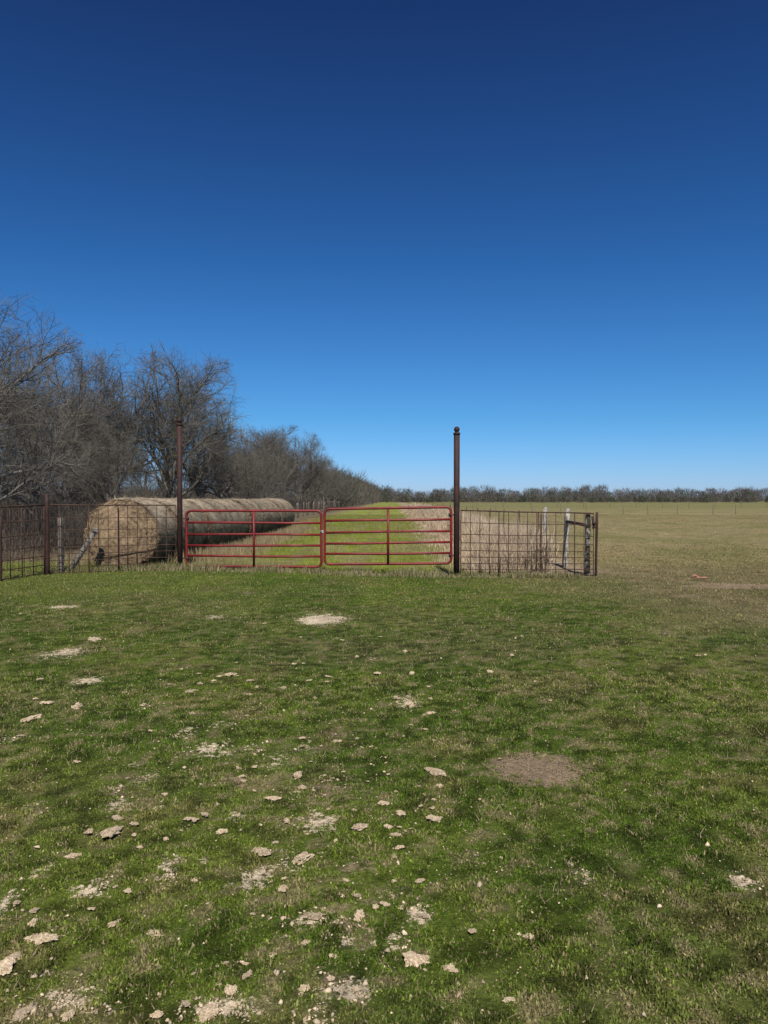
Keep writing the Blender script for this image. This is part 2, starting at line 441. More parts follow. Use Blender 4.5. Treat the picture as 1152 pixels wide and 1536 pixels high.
x = rng.uniform(-7.2, 4.3, n); y = 16.05 - 0.1 * (x + 4) + rng.normal(0, 0.13, n); y = np.clip(y, 15.3, 16.6)
cl = fbm(x * 2.2, y * 2, 95, 3)
L = rng.uniform(0.06, 0.22, n) * np.clip(cl * 1.6 - 0.1, 0.2, 1.3)
c = np.where((rng.random(n) < 0.6)[:, None], np.array([[0.42, 0.345, 0.215]]), np.array([[0.15, 0.18, 0.045]])) * rng.uniform(0.6, 1.3, (n, 1))
obj("dry_weeds", blades("fringe", x, y, L, 0.008 * np.ones(n), c, M_straw, 0.45, True), kind="stuff", label="tufts of dead grass at the foot of the gate")
n = 18000
y = rng.uniform(17.6, 40, n); xx = np.where(rng.random(n) < 0.6, rng.normal(-4.7, 0.4, n), rng.normal(-7.3, 0.4, n)); x = xx + lane_c(y)
L = rng.uniform(0.1, 0.38, n)
c = np.array([0.36, 0.285, 0.17]) * rng.uniform(0.5, 1.4, (n, 1))
obj("dry_weeds", blades("bale_weeds", x, y, L, 0.009 * np.ones(n), c, M_straw, 0.4, True), kind="stuff", label="dry weeds growing against the hay bales")

n = 18000
y = sample_y(n, 2.0, 14, lambda q: q ** -0.2); x = rng.uniform(-1, 1, n) * (0.54 * y + 1)
kp = rng.random(n) < sst(0.35, 0.65, fbm(x * 1.5, y * 1.5, 67, 3)); x = x[kp]; y = y[kp]; n = len(x)
L = rng.uniform(0.02, 0.06, n)
c = np.array([0.44, 0.355, 0.215]) * rng.uniform(0.5, 1.2, (n, 1))
zz = hg(x, y) + rng.uniform(0.004, 0.014, n)
obj("straw_litter", blades("litter", x, y, L, 0.003 * np.maximum(1, y / 4), c, M_straw, 1.3, False, zz), kind="stuff", label="scattered pale dead straw on the lawn")

# fine crumbs of dirt gathered on the worn places
def crumbs(n):
    y = sample_y(n, 2.0, 9, lambda q: (0.54 * q + 1.0) * q ** (-1.5)); x = rng.uniform(-1, 1, n) * (0.54 * y + 0.8)
    pr, br = bare_mask(x, y)
    d1_ = np.sqrt(((x - .9) / .5) ** 2 + ((y - 4.56) / .5) ** 2)
    w = sst(1.2, -0.8, x) * sst(7, 3, y)
    clus = sst(0.56, 0.76, fbm(x * 4, y * 4, 97, 3))
    p = np.clip(0.34 * pr + 0.10 * br + 0.20 * w * clus + 0.004, 0, 1) * sst(0.8, 1.1, d1_)
    kp = rng.random(n) < p; x = x[kp]; y = y[kp]; n = len(x)
    s = rng.uniform(0.002, 0.0075, n) * (1 + rng.random(n) ** 8 * 2.0) * np.maximum(1, y / 6)
    z = hg(x, y) + micro(x, y) + 0.003 + s * 0.2
    oc = np.array([[1, 0, 0], [0, 1, 0], [-1, 0, 0], [0, -1, 0], [0, 0, 0.6], [0, 0, -0.6]], float)
    V = oc[None] * rng.uniform(0.5, 1.45, (n, 6, 1))
    a = rng.uniform(0, 6.28, n); ca, sa = np.cos(a)[:, None], np.sin(a)[:, None]
    V = np.stack([V[..., 0] * ca - V[..., 1] * sa, V[..., 0] * sa + V[..., 1] * ca, V[..., 2] + 0.3 * V[..., 0]], -1)
    V = V * s[:, None, None] + np.stack([x, y, z], 1)[:, None]
    b = (np.arange(n) * 6)[:, None]
    tri = [(0, 1, 4), (1, 2, 4), (2, 3, 4), (3, 0, 4), (1, 0, 5), (2, 1, 5), (3, 2, 5), (0, 3, 5)]
    F = np.concatenate([b + np.array(t)[None] for t in tri])
    c = np.array([0.60, 0.48, 0.325]) * rng.uniform(0.5, 1.2, (n, 1))
    return mesh_from_np("crumbs", V.reshape(-1, 3), [F], np.repeat(c, 6, 0), M_crumb)
obj("soil_crumbs", crumbs(120000), kind="stuff", label="fine pale crumbs of dried dirt on worn turf")

# ---------------------------------------------------------------- clods
def clod_mesh(seed):
    import bmesh
    R = random.Random(seed)
    bm = bmesh.new()
    k = R.randint(6, 10)
    el = R.uniform(0.5, 0.9)
    for j in range(k):
        r = R.uniform(0.09, 0.27); d = R.uniform(0, 0.38)
        a = R.uniform(0, 6.28)
        c = Vector((math.cos(a) * d * 1.15, math.sin(a) * d * el, r * R.uniform(0.1, 0.6)))
        off = Vector((R.uniform(0, 50), R.uniform(0, 50), R.uniform(0, 50)))
        res = bmesh.ops.create_icosphere(bm, subdivisions=3 if r > .15 else 2, radius=1.0)
        sx = R.uniform(0.8, 1.5); sz = R.uniform(0.5, 0.9)
        for v in res['verts']:
            p = v.co.copy()
            f = 1 + 0.75 * mnoise.noise(p * 1.3 + off) + 0.45 * mnoise.noise(p * 3.7 + off) + 0.25 * mnoise.noise(p * 8 + off)
            q = p * f
            v.co = Vector((q.x * r * sx, q.y * r, max(q.z, -0.6) * r * sz)) + c
    me = bpy.data.meshes.new("clod"); bm.to_mesh(me); bm.free()
    me.materials.append(M_clod)
    return me
clods = [clod_mesh(i + 1) for i in range(14)]
CL = [(.307, 4.48, .12), (.252, 3.83, .08), (-.117, 3.75, .10), (-.358, 3.41, .13), (-.555, 3.48, .10), (-1.31, 3.68, .125),
      (-1.42, 3.68, .07), (-2.54, 5.51, .18), (-2.33, 5.82, .11), (-1.39, 6.89, .14), (-3.29, 8.71, .16), (.073, 3.52, .05),
      (.007, 4.04, .06), (.081, 3.91, .07), (-.59, 4.10, .075), (-.503, 4.43, .10), (.101, 2.65, .10), (.15, 2.94, .06),
      (-.27, 2.94, .07), (-1.255, 2.78, .09), (-1.33, 2.89, .06), (-1.29, 2.61, .10), (-.784, 3.68, .06), (-1.026, 2.88, .05),
      (-2.61, 5.95, .09), (.35, 5.68, .09), (-.054, 6.97, .09), (-.498, 2.49, .06), (-.549, 2.38, .07), (-.459, 2.57, .045),
      (.243, 2.46, .04), (-1.46, 3.03, .04), (1.48, 3.20, .04), (-1.126, 2.38, .06), (-.98, 2.37, .05), (-1.17, 6.7, .08),
      (-1.6, 6.3, .07), (.2, 5.9, .10), (.1, 6.1, .08), (.28, 5.3, .06), (-.3, 5.05, .06), (-.42, 3.15, .06), (.02, 3.75, .04)]
rs = random.Random(5)
cents = [(-.3, 3.0), (-.45, 3.9), (-.2, 2.6), (-1.1, 2.8), (-.9, 4.3), (-1.3, 3.7), (0, 4.0), (-.6, 2.45), (-2.3, 5.8), (.1, 5.8), (-1.4, 6.6), (-.4, 5.1)]
while len(CL) < 295:
    if rs.random() < 0.6:
        cx, cy = rs.choice(cents); xx_ = rs.gauss(cx, 0.20 + 0.03 * cy); yy = rs.gauss(cy, 0.15 + 0.06 * cy)
    else:
        yy = 2.3 + 9 * rs.random() ** 1.5; xx_ = rs.gauss(-0.12 * yy, 0.22 * yy)
    if yy < 2.25 or abs(xx_) > 0.52 * yy + 0.3: continue
    CL.append((xx_, yy, rs.choice([.012, .014, .018, .022, .028, .034, .042]) * (1 + yy * 0.08)))
for i, (cx, cy, s) in enumerate(CL):
    big = s > 0.08
    o = obj("dirt_clod", clods[i % 14], loc=(cx, cy, h1(cx, cy) + 0.005),
            label="large crumbly tan clod of dried dirt on grass" if big else "small dry tan clod of dirt on grass", cat="clod", group="dirt clods scattered on the grass")
    o.scale = (s * 1.05, s * rs.uniform(0.75, 1.1), s * rs.uniform(0.45, 0.8)); o.rotation_euler = (rs.uniform(-.15, .15), rs.uniform(-.15, .15), rs.uniform(0, 6.28))

# ---------------------------------------------------------------- posts
def pipe_post(x, y, top, r, label, ball=True):
    z = h1(x, y)
    root = obj("gate_post", None, loc=(x, y, z), label=label, cat="post", group="rusty steel gate posts")
    H = top - z
    m = MB(); m.tube([(0, 0, -0.2), (0, 0, H * 0.5), (0, 0, H - 0.13)], r, 16)
    obj("post_shaft", m.mesh("post_shaft", M_rust), root)
    m = MB(); m.tube([(0, 0, H - 0.165), (0, 0, H - 0.125)], r * 1.16, 16); m.tube([(0, 0, H - 0.125), (0, 0, H - 0.10)], [r * .8, r * .5], 12)
    m.ball((0, 0, H - 0.058), 0.06, (1, 1, 1), 14, 9)
    obj("post_cap", m.mesh("post_cap", M_rust), root)
    return root
pipe_post(-4.30, 16.2, 3.30, 0.056, "tall rusty steel pipe post with ball cap beside hay bales")
pipe_post(1.473, 15.6, 3.06, 0.061, "tall rusty steel pipe post with ball cap beside wire panel")

# ---------------------------------------------------------------- gates
def rounded_rect(p00, p10, p11, p01, r=0.11, seg=5):
    cs = [Vector(p00), Vector(p10), Vector(p11), Vector(p01)]; out = []
    for i in range(4):
        p = cs[i]; a = cs[i - 1]; b = cs[(i + 1) % 4]
        da = (a - p).normalized(); db = (b - p).normalized()
        s = p + da * r; e = p + db * r
        for k in range(seg + 1):
            t = k / seg
            out.append((s * (1 - t) ** 2 + p * 2 * t * (1 - t) + e * t * t))
    out.append(out[0].copy()); return out
def gate(ax, ay, azb, azt, bx, by, bzb, bzt, hinge_at_a, label):
    root = obj("farm_gate", None, loc=(ax, ay, 0), label=label, cat="gate", group="pair of red tubular gate leaves")
    A = Vector((0, 0, 0)); B = Vector((bx - ax, by - ay, 0))
    def P(t, s):
        lo = azb + (bzb - azb) * t; hi = azt + (bzt - azt) * t
        q = A.lerp(B, t); q.z = lo + (hi - lo) * s; return q
    m = MB(); m.tube(rounded_rect(P(0, 0), P(1, 0), P(1, 1), P(0, 1)), 0.028, 10, cap=False)
    obj("frame", m.mesh("frame", M_gate), root)
    for s in (0.185, 0.375, 0.575, 0.785):
        m = MB(); pts = [P(t, s) + Vector((0, 0, 0.006 * math.sin(t * 5 + s * 9))) for t in (0.006, .25, .5, .75, 0.994)]
        m.tube(pts, 0.025, 10)
        obj("rail", m.mesh("rail", M_gate), root)
    m = MB(); q0 = P(0.505, 0.02); q1 = P(0.505, 0.98)
    off = Vector((0, -0.034, 0))
    m.tube([q0 + off, q1 + off], 0.025, 10)
    obj("brace", m.mesh("brace", M_gate), root)
    ht = 0.0 if hinge_at_a else 1.0; dirx = -1 if hinge_at_a else 1
    for s in (0.14, 0.86):
        m = MB(); p = P(ht, s); d = Vector((dirx, 0, 0))
        m.tube([p + d * -0.02 + Vector((0, 0, -0.035)), p + d * -0.02 + Vector((0, 0, 0.035))], 0.034, 10)
        m.tube([p, p + d * 0.10], 0.012, 8)
        obj("hinge", m.mesh("hinge", M_rust), root)
    if hinge_at_a:
        m = MB(); c = P(1, 0.62) + Vector((0.03, 0, 0))
        for zz in (0, 0.025):
            pts = [c + Vector((0.066 * math.cos(a), 0.040 * math.sin(a), zz - 0.012 * math.cos(a))) for a in np.linspace(0, 2 * math.pi, 17)]
            m.tube(pts, 0.006, 6, cap=False)
        obj("latch_chain", m.mesh("latch_chain", M_galv), root)
    return root
gate(-4.15, 16.17, 0.185, 1.345, -1.295, 15.90, 0.19, 1.35, True, "red tubular steel gate leaf hung on the post by hay bales")
gate(-1.225, 15.88, 0.245, 1.385, 1.365, 15.63, 0.285, 1.43, False, "red tubular steel gate leaf chained shut in the middle")

# ---------------------------------------------------------------- wire panels
def panel(x0, y0, x1, y1, zt0, zt1, hs, label, r=0.0065, step=0.2, sag=0.004):
    A = Vector((x0, y0, h1(x0, y0) + 0.03)); B = Vector((x1, y1, h1(x1, y1) + 0.03))
    n = max(2, int(round((B - A).length / step)))
    m = MB(); D = B - A
    def P(t, s):
        z0 = D.z * t; z1 = (zt0 - A.z) * (1 - t) + (zt1 - A.z) * t
        side = Vector((-D.y, D.x, 0)).normalized()
        p = Vector((D.x * t, D.y * t, z0 + (z1 - z0) * s)) + side * (0.008 * math.sin(t * 7 + s * 2))
        p.z += sag * math.sin(t * 9 + 1); return p
    for i in range(n + 1):
        t = i / n
        m.tube([P(t, -0.01), P(t, 0.33) , P(t, 0.66), P(t, 1)], r * (1.4 if i % 4 == 0 else 1), 5)
    for s in hs:
        m.tube([P(t, s) for t in np.linspace(0, 1, 14)], r * (1.0 if s < 1 else 1.8), 5)
    return obj("stock_fence", m.mesh("stock_fence", M_rod), loc=A, label=label, cat="fence", group="rusty welded wire stock panels")
HS = (0, .09, .18, .28, .38, .50, .63, .81, 1.0)
panel(1.56, 15.60, 4.27, 15.66, 1.36, 1.30, HS, "rusty welded wire stock panel beside tall dry weeds", r=0.0080)
panel(-6.90, 15.85, -4.38, 16.18, 1.47, 1.46, HS, "rusty welded wire stock panel in front of hay bale", r=0.0075)
panel(-6.98, 15.78, -8.3, 11.8, 1.47, 1.36, (0, .12, .25, .4, .58, .78, 1.0), "rusty rod stock panel turning along the yard", r=0.010, step=0.3)
panel(-6.98, 15.98, -9.6, 17.6, 1.40, 1.36, (0, .2, .4, .6, .8, 1), "old wire stock panel running toward the woods", r=0.005)

def simple_post(name, x, y, H, r, mat, label, cat="post", group=None, tilt=(0, 0), sides=10, taper=0.9):
    z = h1(x, y)
    m = MB()
    k = 7; pts = []; rad = []
    for i in range(k):
        t = i / (k - 1); zz = -0.15 + (H + 0.15) * t
        pts.append((tilt[0] * zz + 0.25 * r * math.sin(3 * t + x), tilt[1] * zz + .2 * r * math.cos(4 * t), zz)); rad.append(r * (1 - (1 - taper) * t) * (1 + 0.06 * math.sin(9 * t + x * 3)))
    m.tube(pts, rad, sides)
    return obj(name, m.mesh(name, mat), loc=(x, y, z), label=label, cat=cat, group=group)
simple_post("corner_post", -6.95, 15.85, 1.66, 0.048, M_rust, "rusty steel corner post joining two wire panels", taper=1.0)
simple_post("wooden_post", -6.78, 16.1, 1.17, 0.066, M_wood, "short weathered wooden post beside rusty corner post")
simple_post("corner_post", -7.33, 14.7, 1.25, 0.024, M_rust, "thin steel stake holding the wire panel", taper=1.0)
simple_post("fence_post", 4.19, 15.76, 1.30, 0.056, M_lichen, "dark wooden corner post with pale lichen at panel end", tilt=(-0.02, 0))
simple_post("fence_post", 4.24, 17.9, 1.36, 0.068, M_palewood, "pale bleached wooden brace post behind wire panel", tilt=(0.01, 0))
simple_post("fence_post", 4.18, 19.9, 1.38, 0.062, M_palewood, "pale bleached wooden post beside dry weeds", tilt=(-0.015, 0))
simple_post("pipe_stake", 4.31, 15.60, 1.31, 0.026, M_rust, "rusty pipe stake at the end of wire panel", taper=1.0)
simple_post("steel_stake", 3.20, 15.66, 1.28, 0.016, M_rod, "slim rusty steel stake holding wire panel", taper=1.0)
simple_post("steel_stake", -5.55, 16.08, 1.33, 0.016, M_rod, "steel stake holding wire panel before the bale", taper=1.0)
m = MB(); m.tube([(0, 0, 0), (0.05, 2.2, 0.02)], 0.036, 10)
obj("brace_rail", m.mesh("brace_rail", M_rust), loc=(4.19, 15.72, 1.05), label="dark rusty pipe brace between two wooden corner posts", cat="rail")
m = MB(); m.tube([(0, 0, 0), (0.03, 0, 0.02), (0.0, 0, 0.24)], 0.028, 8); m.box((0.03, -0.03, 0.10), (0.09, 0.05, 0.05))
obj("clamp", m.mesh("clamp", M_rust), loc=(4.24, 15.64, 1.0), label="dark rusty metal clamp strapped to the corner post", cat="clamp")
m = MB()
a = Vector((0, 0, 0)); b = Vector((0.50, 0.25, 0.92)); q = (b - a).to_track_quat('Z', 'Y').to_matrix()
m.box((a + b) / 2, (0.10, 0.10, (b - a).length), q)
ob = obj("leaning_pole", m.mesh("leaning_pole", M_greywood, smooth=False), loc=(-6.66, 16.25, h1(-6.7, 16.3)), label="weathered grey timber leaning behind the wire panel", cat="pole")

m = MB(); pts = [(-.17, .02, .03), (-.10, 0, .07), (-.03, .03, .05), (.03, 0, .02), (.09, -.03, .035), (.17, -.02, .02)]
m.tube(pts, [.012, .03, .02, .014, .022, .008], 7)
m.tube([(-.12, -.03, .02), (-.05, -.06, .04), (.0, -.03, .02)], [.01, .02, .01], 6)
obj("plastic_scrap", m.mesh("plastic_scrap", M_redscrap), loc=(6.12, 14.9, h1(6.1, 14.9) + 0.03), label="crumpled faded red plastic scrap lying on the grass", cat="litter")

# ---------------------------------------------------------------- wire fences
def wire_fence(pts, label, postmat, H=1.2, r=0.05, strands=(0.25, .45, .65, .85, 1.1), rw=0.003, group=None):
    x0, y0 = pts[0]
    root = obj("wire_fence", None, loc=(x0, y0, 0), label=label, cat="fence", group=group)
    rr = random.Random(int(x0 * 10 + y0))
    meshes = []
    for i in range(4):
        m = MB(); n = 5; hh = H * rr.uniform(0.92, 1.1); tx = rr.uniform(-.04, .04); ty = rr.uniform(-.04, .04)
        m.tube([(tx * hh * t, ty * hh * t, -0.1 + (hh + .1) * t) for t in np.linspace(0, 1, n)], [r * rr.uniform(.85, 1.1) for _ in range(n)], 7)
        meshes.append(m.mesh("fence_post", postmat))
    for i, (x, y) in enumerate(pts):
        obj("fence_post", meshes[rr.randrange(4)], root, loc=(x - x0, y - y0, h1(x, y)))
    m = MB()
    for s in strands:
        m.tube([(x - x0, y - y0 - 0.01, h1(x, y) + s) for (x, y) in pts], rw, 4)
    obj("wire", m.mesh("wire", M_wire), root)
ptsR = [(4.28 + lane_c(y), y) for y in [22.5, 26, 30, 34.2, 39, 45, 51, 58, 66, 74, 84, 95, 105, 115, 128, 142, 158]]
wire_fence(ptsR, "wire fence with thin rusty stakes beside dry weeds", M_rod, 1.12, 0.022)
ptsL = [(-8.1 + lane_c(y) + 0.15 * math.sin(y), y) for y in np.arange(38, 118, 2.6)]
wire_fence(ptsL, "wire fence with close pale grey posts beside the woods", M_wood, 1.2, 0.05)
ptsF = [(5.6 + 3.0 * i + 0.4 * math.sin(i * 2.3), 77 + 0.02 * i) for i in range(30)]
wire_fence(ptsF, "long wire fence with thin posts crossing the open pasture", M_farpost, 1.15, 0.028, rw=0.006)
ptsG = [(6.5 + 4.5 * i, 128 + 0.2 * i) for i in range(34)]
wire_fence(ptsG, "farther wire fence with thin posts crossing green pasture", M_farpost, 1.15, 0.035, rw=0.008)

# ---------------------------------------------------------------- hay bales
def bale_mesh(seed):
    r0 = 0.80; w = 1.51
    na, nl, nr = 96, 20, 14
    V = []; C = []
    rr = np.random.default_rng(seed)
    ang = np.linspace(0, 2 * np.pi, na, endpoint=False)
    def prof(a, rad, yy):
        x = np.cos(a) * rad; z = np.sin(a) * rad
        lump = 0.07 * (fbm(np.cos(a) * 1.6 + seed * 3 + 5, np.sin(a) * 1.6 + yy * 1.1 + 5, seed, 3) - 0.5)
        fine = 0.07 * (fbm(np.cos(a) * 9 + 20, np.sin(a) * 9 + yy * 7 + 20, seed + 3, 3) - 0.5)
        k = (rad / r0)
        x = x * (1 + (lump + fine) * k); z = z * (1 + (lump + fine) * k)
        z = np.maximum(z, -0.73)
        return x, z
    hay = np.array([0.290, 0.208, 0.130]); grey = np.array([0.305, 0.248, 0.178])
    rings = []
    for i in range(nr): rings.append((r0 * (i + 0.15) / nr, -w / 2, 'f'))
    for i in range(nl + 1):
        t = i / nl; e = 0.06 * (abs(2 * t - 1) ** 9)
        rings.append((r0 - e, -w / 2 + 0.02 + (w - 0.04) * t, 's'))
    for i in range(nr - 1, -1, -1): rings.append((r0 * (i + 0.15) / nr, w / 2, 'f'))
    for (rad, yy, k) in rings:
        x, z = prof(ang, rad, yy if k == 's' else 0.0)
        if k == 'f':
            sp = np.sin((rad / r0 * 7 + ang / (2 * np.pi)) * 2 * np.pi + 1.5 * fbm(x * 3, z * 3, seed, 2))
            nn = fbm(x * 6 + 9, z * 6 + 9, seed + 8, 4)
            d = 0.020 * sp + 0.05 * (nn - 0.5)
            yv = yy + np.sign(yy) * (d - 0.05 * (rad / r0) ** 4 + 0.02)
            c = hay[None, :] * (0.60 + 0.8 * (nn - 0.2) + 0.15 * sp)[:, None]
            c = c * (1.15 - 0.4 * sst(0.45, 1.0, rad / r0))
        else:
            nn = fbm(ang * 5, yy * 3 + ang, seed + 9, 4)
            yv = yy + 0 * ang
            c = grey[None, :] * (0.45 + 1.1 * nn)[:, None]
            c = c * (0.48 + 0.52 * sst(-0.5, 0.5, np.sin(ang)))[:, None]  # painted shade: side colour darkens toward the bale's underside
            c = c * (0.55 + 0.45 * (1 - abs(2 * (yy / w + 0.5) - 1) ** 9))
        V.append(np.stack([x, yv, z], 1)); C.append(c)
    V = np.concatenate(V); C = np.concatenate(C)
    R = len(rings); idx = np.arange(R * na).reshape(R, na)
    F = np.stack([idx[:-1].ravel(), np.roll(idx[:-1], -1, 1).ravel(), np.roll(idx[1:], -1, 1).ravel(), idx[1:].ravel()], 1)
    ns = 16000
    a = rr.uniform(0, 2 * np.pi, ns); yy = rr.uniform(-w / 2 - .02, w / 2 + .02, ns)
    side = rr.random(ns) < 0.74
    rad = np.where(side, r0 - 0.02, r0 * np.sqrt(rr.random(ns)) * 0.97)
    px = np.cos(a) * rad; pz = np.maximum(np.sin(a) * rad, -0.68)
    py = np.where(side, yy, np.where(rr.random(ns) < 0.5, -w / 2 - 0.01, w / 2 + 0.01))
    nrm = np.where(side[:, None], np.stack([np.cos(a), 0 * a, np.sin(a)], 1), np.stack([0 * a, np.sign(py), 0 * a], 1))
    tan = np.where(side[:, None], np.stack([-np.sin(a), 0 * a, np.cos(a)], 1) * np.sign(-np.cos(a))[:, None], np.stack([-np.sin(a), 0 * a, np.cos(a)], 1))
    D = tan * rr.uniform(0.5, 1, (ns, 1)) + nrm * rr.uniform(0.0, 0.3, (ns, 1)) + rr.normal(0, 0.3, (ns, 3)) + np.array([0, 0, -0.2])
    D = np.where(side[:, None], D, tan + nrm * 0.10 + rr.normal(0, 0.25, (ns, 3)))
    D /= np.linalg.norm(D, axis=1)[:, None]
    L = rr.uniform(0.04, 0.17, ns)[:, None] * np.where(side, 1, 0.6)[:, None]
    P = np.stack([px, py, pz], 1)
    S = np.cross(D, nrm); S /= (np.linalg.norm(S, axis=1)[:, None] + 1e-6); S *= 0.0055
    T = P + D * L; T[:, 2] = np.maximum(T[:, 2], -0.74)
    V2 = np.stack([P - S, P + S, T], 1).reshape(-1, 3)
    low = 0.48 + 0.52 * sst(-0.4, 0.4, pz)  # same underside shade painted into the loose straw tint
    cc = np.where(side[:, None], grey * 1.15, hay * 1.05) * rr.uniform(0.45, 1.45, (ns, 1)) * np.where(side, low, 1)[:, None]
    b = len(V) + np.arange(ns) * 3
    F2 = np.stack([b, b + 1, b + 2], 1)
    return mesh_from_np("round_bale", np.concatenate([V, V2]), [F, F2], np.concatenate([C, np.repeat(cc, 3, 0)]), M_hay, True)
bm_ = [bale_mesh(i + 21) for i in range(4)]
rs = random.Random(3)
y = 17.70
for i in range(15):
    x = -5.98 + lane_c(y) + rs.uniform(-.05, .05)
    s = rs.uniform(1.0, 1.035)
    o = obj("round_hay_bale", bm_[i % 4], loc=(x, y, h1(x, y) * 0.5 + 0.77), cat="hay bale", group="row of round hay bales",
            label="weathered round hay bale with tan spiral face behind wire panel" if i == 0 else "weathered brown straw round hay bale in a tight row")
    o.rotation_euler = (0, rs.uniform(-.1, .1), rs.uniform(-.04, .04)); o.scale = (s * 1.05, 1, s)
    y += 1.54

# ---------------------------------------------------------------- bare trees
def tree_meshes(seed, H, spread=1.0, nlimb=6, low=0.2):
    R = random.Random(seed)
    tk = MB(); cr = MB()
    ec = Vector((0, 0, 0.55 * H)); er = Vector((0.43 * H * spread, 0.43 * H * spread, 0.45 * H))
    def inside(p):
        q = p - ec
        return (q.x / er.x) ** 2 + (q.y / er.y) ** 2 + (q.z / er.z) ** 2
    def rv(): return Vector((R.gauss(0, 1), R.gauss(0, 1), R.gauss(0, 1))).normalized()
    def dirfrom(d, ang, az=None):
        if az is None:
            ax = d.cross(rv())
        else:
            ax = Vector((math.cos(az), math.sin(az), 0))
        if ax.length < 1e-3: ax = Vector((1, 0, 0))
        return (Quaternion(ax.normalized(), ang) @ d).normalized()
    def grow(p, d, L, r, lv):
        if lv > 0:
            lim = R.uniform(0.85, 1.15)
            for _ in range(8):
                if inside(p + d * L) > lim: L *= 0.85
                else: break
        n = (7, 8, 5, 3, 2)[lv]
        pts = [p.copy()]; dd = d.copy()
        jit = (0.12, 0.22, 0.26, 0.24, 0.2)[lv]; up = (0.02, 0.05, 0.04, 0.03, 0.02)[lv]
        for i in range(n):
            dd = (dd + rv() * jit + Vector((0, 0, up))).normalized()
            pts.append(pts[-1] + dd * (L / n))
        if lv <= 1:
            rad = [r * (1 - (0.55 if lv == 0 else 0.80) * i / n) for i in range(n + 1)]
            if lv == 0: rad[0] *= 1.35
            tk.tube(pts, rad, 8 if lv == 0 else 6)
        elif lv == 2:
            cr.tube(pts, [r * (1 - 0.8 * i / n) for i in range(n + 1)], 4, cap=False)
        else:
            side = dd.cross(rv()).normalized()
            cr.strip(pts, r * 2, side)
        if lv == 4: return
        nc = (nlimb, 11, 10, 9)[lv]
        nc = max(3, nc + R.randint(-1, 1))
        az0 = R.uniform(0, 6.28)
        for k in range(nc):
            t = (low + (1 - low) * (k + R.random()) / nc) if lv > 0 else 0.30 + 0.70 * (k + R.random()) / nc
            t = min(t, 0.999); f = t * n; i = int(f); q = pts[i].lerp(pts[i + 1], f - i)
            base = (pts[i + 1] - pts[i]).normalized()
            ang = (R.uniform(0.35, 1.1) * spread if k < nc - 2 else R.uniform(0.05, 0.35), R.uniform(0.4, 1.1), R.uniform(0.4, 1.2), R.uniform(0.4, 1.2))[lv]
            Lc = (H * R.uniform(0.40, 0.60), H * R.uniform(0.15, 0.27), H * R.uniform(0.08, 0.14), H * R.uniform(0.04, 0.08))[lv]
            rc = (r * R.uniform(0.36, 0.56), r * 0.36, max(0.008, r * 0.34), 0.0055)[lv]
            grow(q, dirfrom(base, ang, az0 + 2.4 * k if lv == 0 else None), Lc, rc, lv + 1)
    grow(Vector((0, 0, -0.1)), Vector((R.uniform(-.1, .1), R.uniform(-.1, .1), 1)).normalized(), H * 0.45, H * 0.020, 0)
    zmax = np.percentile([v[2] for v in cr.v], 99.7)
    f = H / zmax
    tk.v = [(a * f, b * f, c * f) for a, b, c in tk.v]; cr.v = [(a * f, b * f, c * f) for a, b, c in cr.v]
    return tk.mesh("trunk", M_bark), cr.mesh("crown", M_twig, smooth=False)
variants = [tree_meshes(201 + i, 9.0, (0.98, 1.1, 1.0, 1.05, 1.1)[i], (9, 9, 9, 10, 9)[i], (0.15, 0.2, 0.2, 0.15, 0.15)[i]) for i in range(5)]
rs = random.Random(19)
TREES = [(-11.9, 22.0, 8.0, 1, 2.4), (-18.5, 30, 8.8, 0, 1.0), (-16.0, 34, 8.8, 2, 3.0), (-17.2, 42, 9.6, 4, 4.0),
         (-14.8, 43, 10.1, 0, 5.0), (-12.0, 43.5, 9.9, 3, 0.7), (-13.6, 48, 10.3, 1, 2.7), (-10.4, 52, 6.4, 4, 1.7), (-11.2, 48, 8.0, 2, 0.9),
         (-12.9, 78, 8.9, 3, 0.3), (-11.2, 84, 9.7, 1, 5.2), (-10.0, 92, 9.5, 0, 2.2), (-12.4, 98, 9.6, 4, 1.2), (-13.2, 86, 9.3, 2, 4.4),
         (-11.9, 90, 9.4, 3, 3.4), (-9.6, 104, 8.2, 1, 0.8),
         (-8.9, 114, 7.4, 3, 3.9), (-9.2, 123, 7.2, 2, 2.1), (-8.6, 135, 7.2, 1, 0.2), (-12.8, 28.5, 5.6, 4, 2.2),
         (-12.2, 34, 4.8, 2, 5.0), (-10.6, 60, 5.4, 3, 2.6), (-10.8, 68, 6.0, 1, 1.1), (-11.5, 73, 7.0, 2, 4.1),
         (-12.8, 60, 7.4, 0, 3.6), (-14.6, 25.5, 7.4, 3, 5.1), (-15.8, 38, 8.2, 1, 4.6), (-16.6, 47, 9.0, 2, 0.6)]
for r_, (xa, xb) in enumerate(((-24, -16), (-33, -25))):
    yy = 40 + 6 * r_
    while yy < 150:
        TREES.append((rs.uniform(xa, xb), yy + rs.uniform(-2, 2), rs.uniform(6.6, 9.0), rs.randrange(5), rs.uniform(0, 6.28)))
        yy += rs.uniform(7, 11) * (1 + yy / 120)
for (x, y, H, v, rot) in TREES:
    root = obj("bare_tree", None, loc=(x, y, h1(x, y)), cat="tree", group="leafless trees along the wood edge",
               label="tall leafless tree with spreading grey branches at wood edge" if H > 8 else "smaller leafless tree with tangled twigs at wood edge")
    s = H / 9.0; root.scale = (s, s, s); root.rotation_euler = (0, 0, rot)
    obj("trunk", variants[v][0], root); obj("crown", variants[v][1], root)

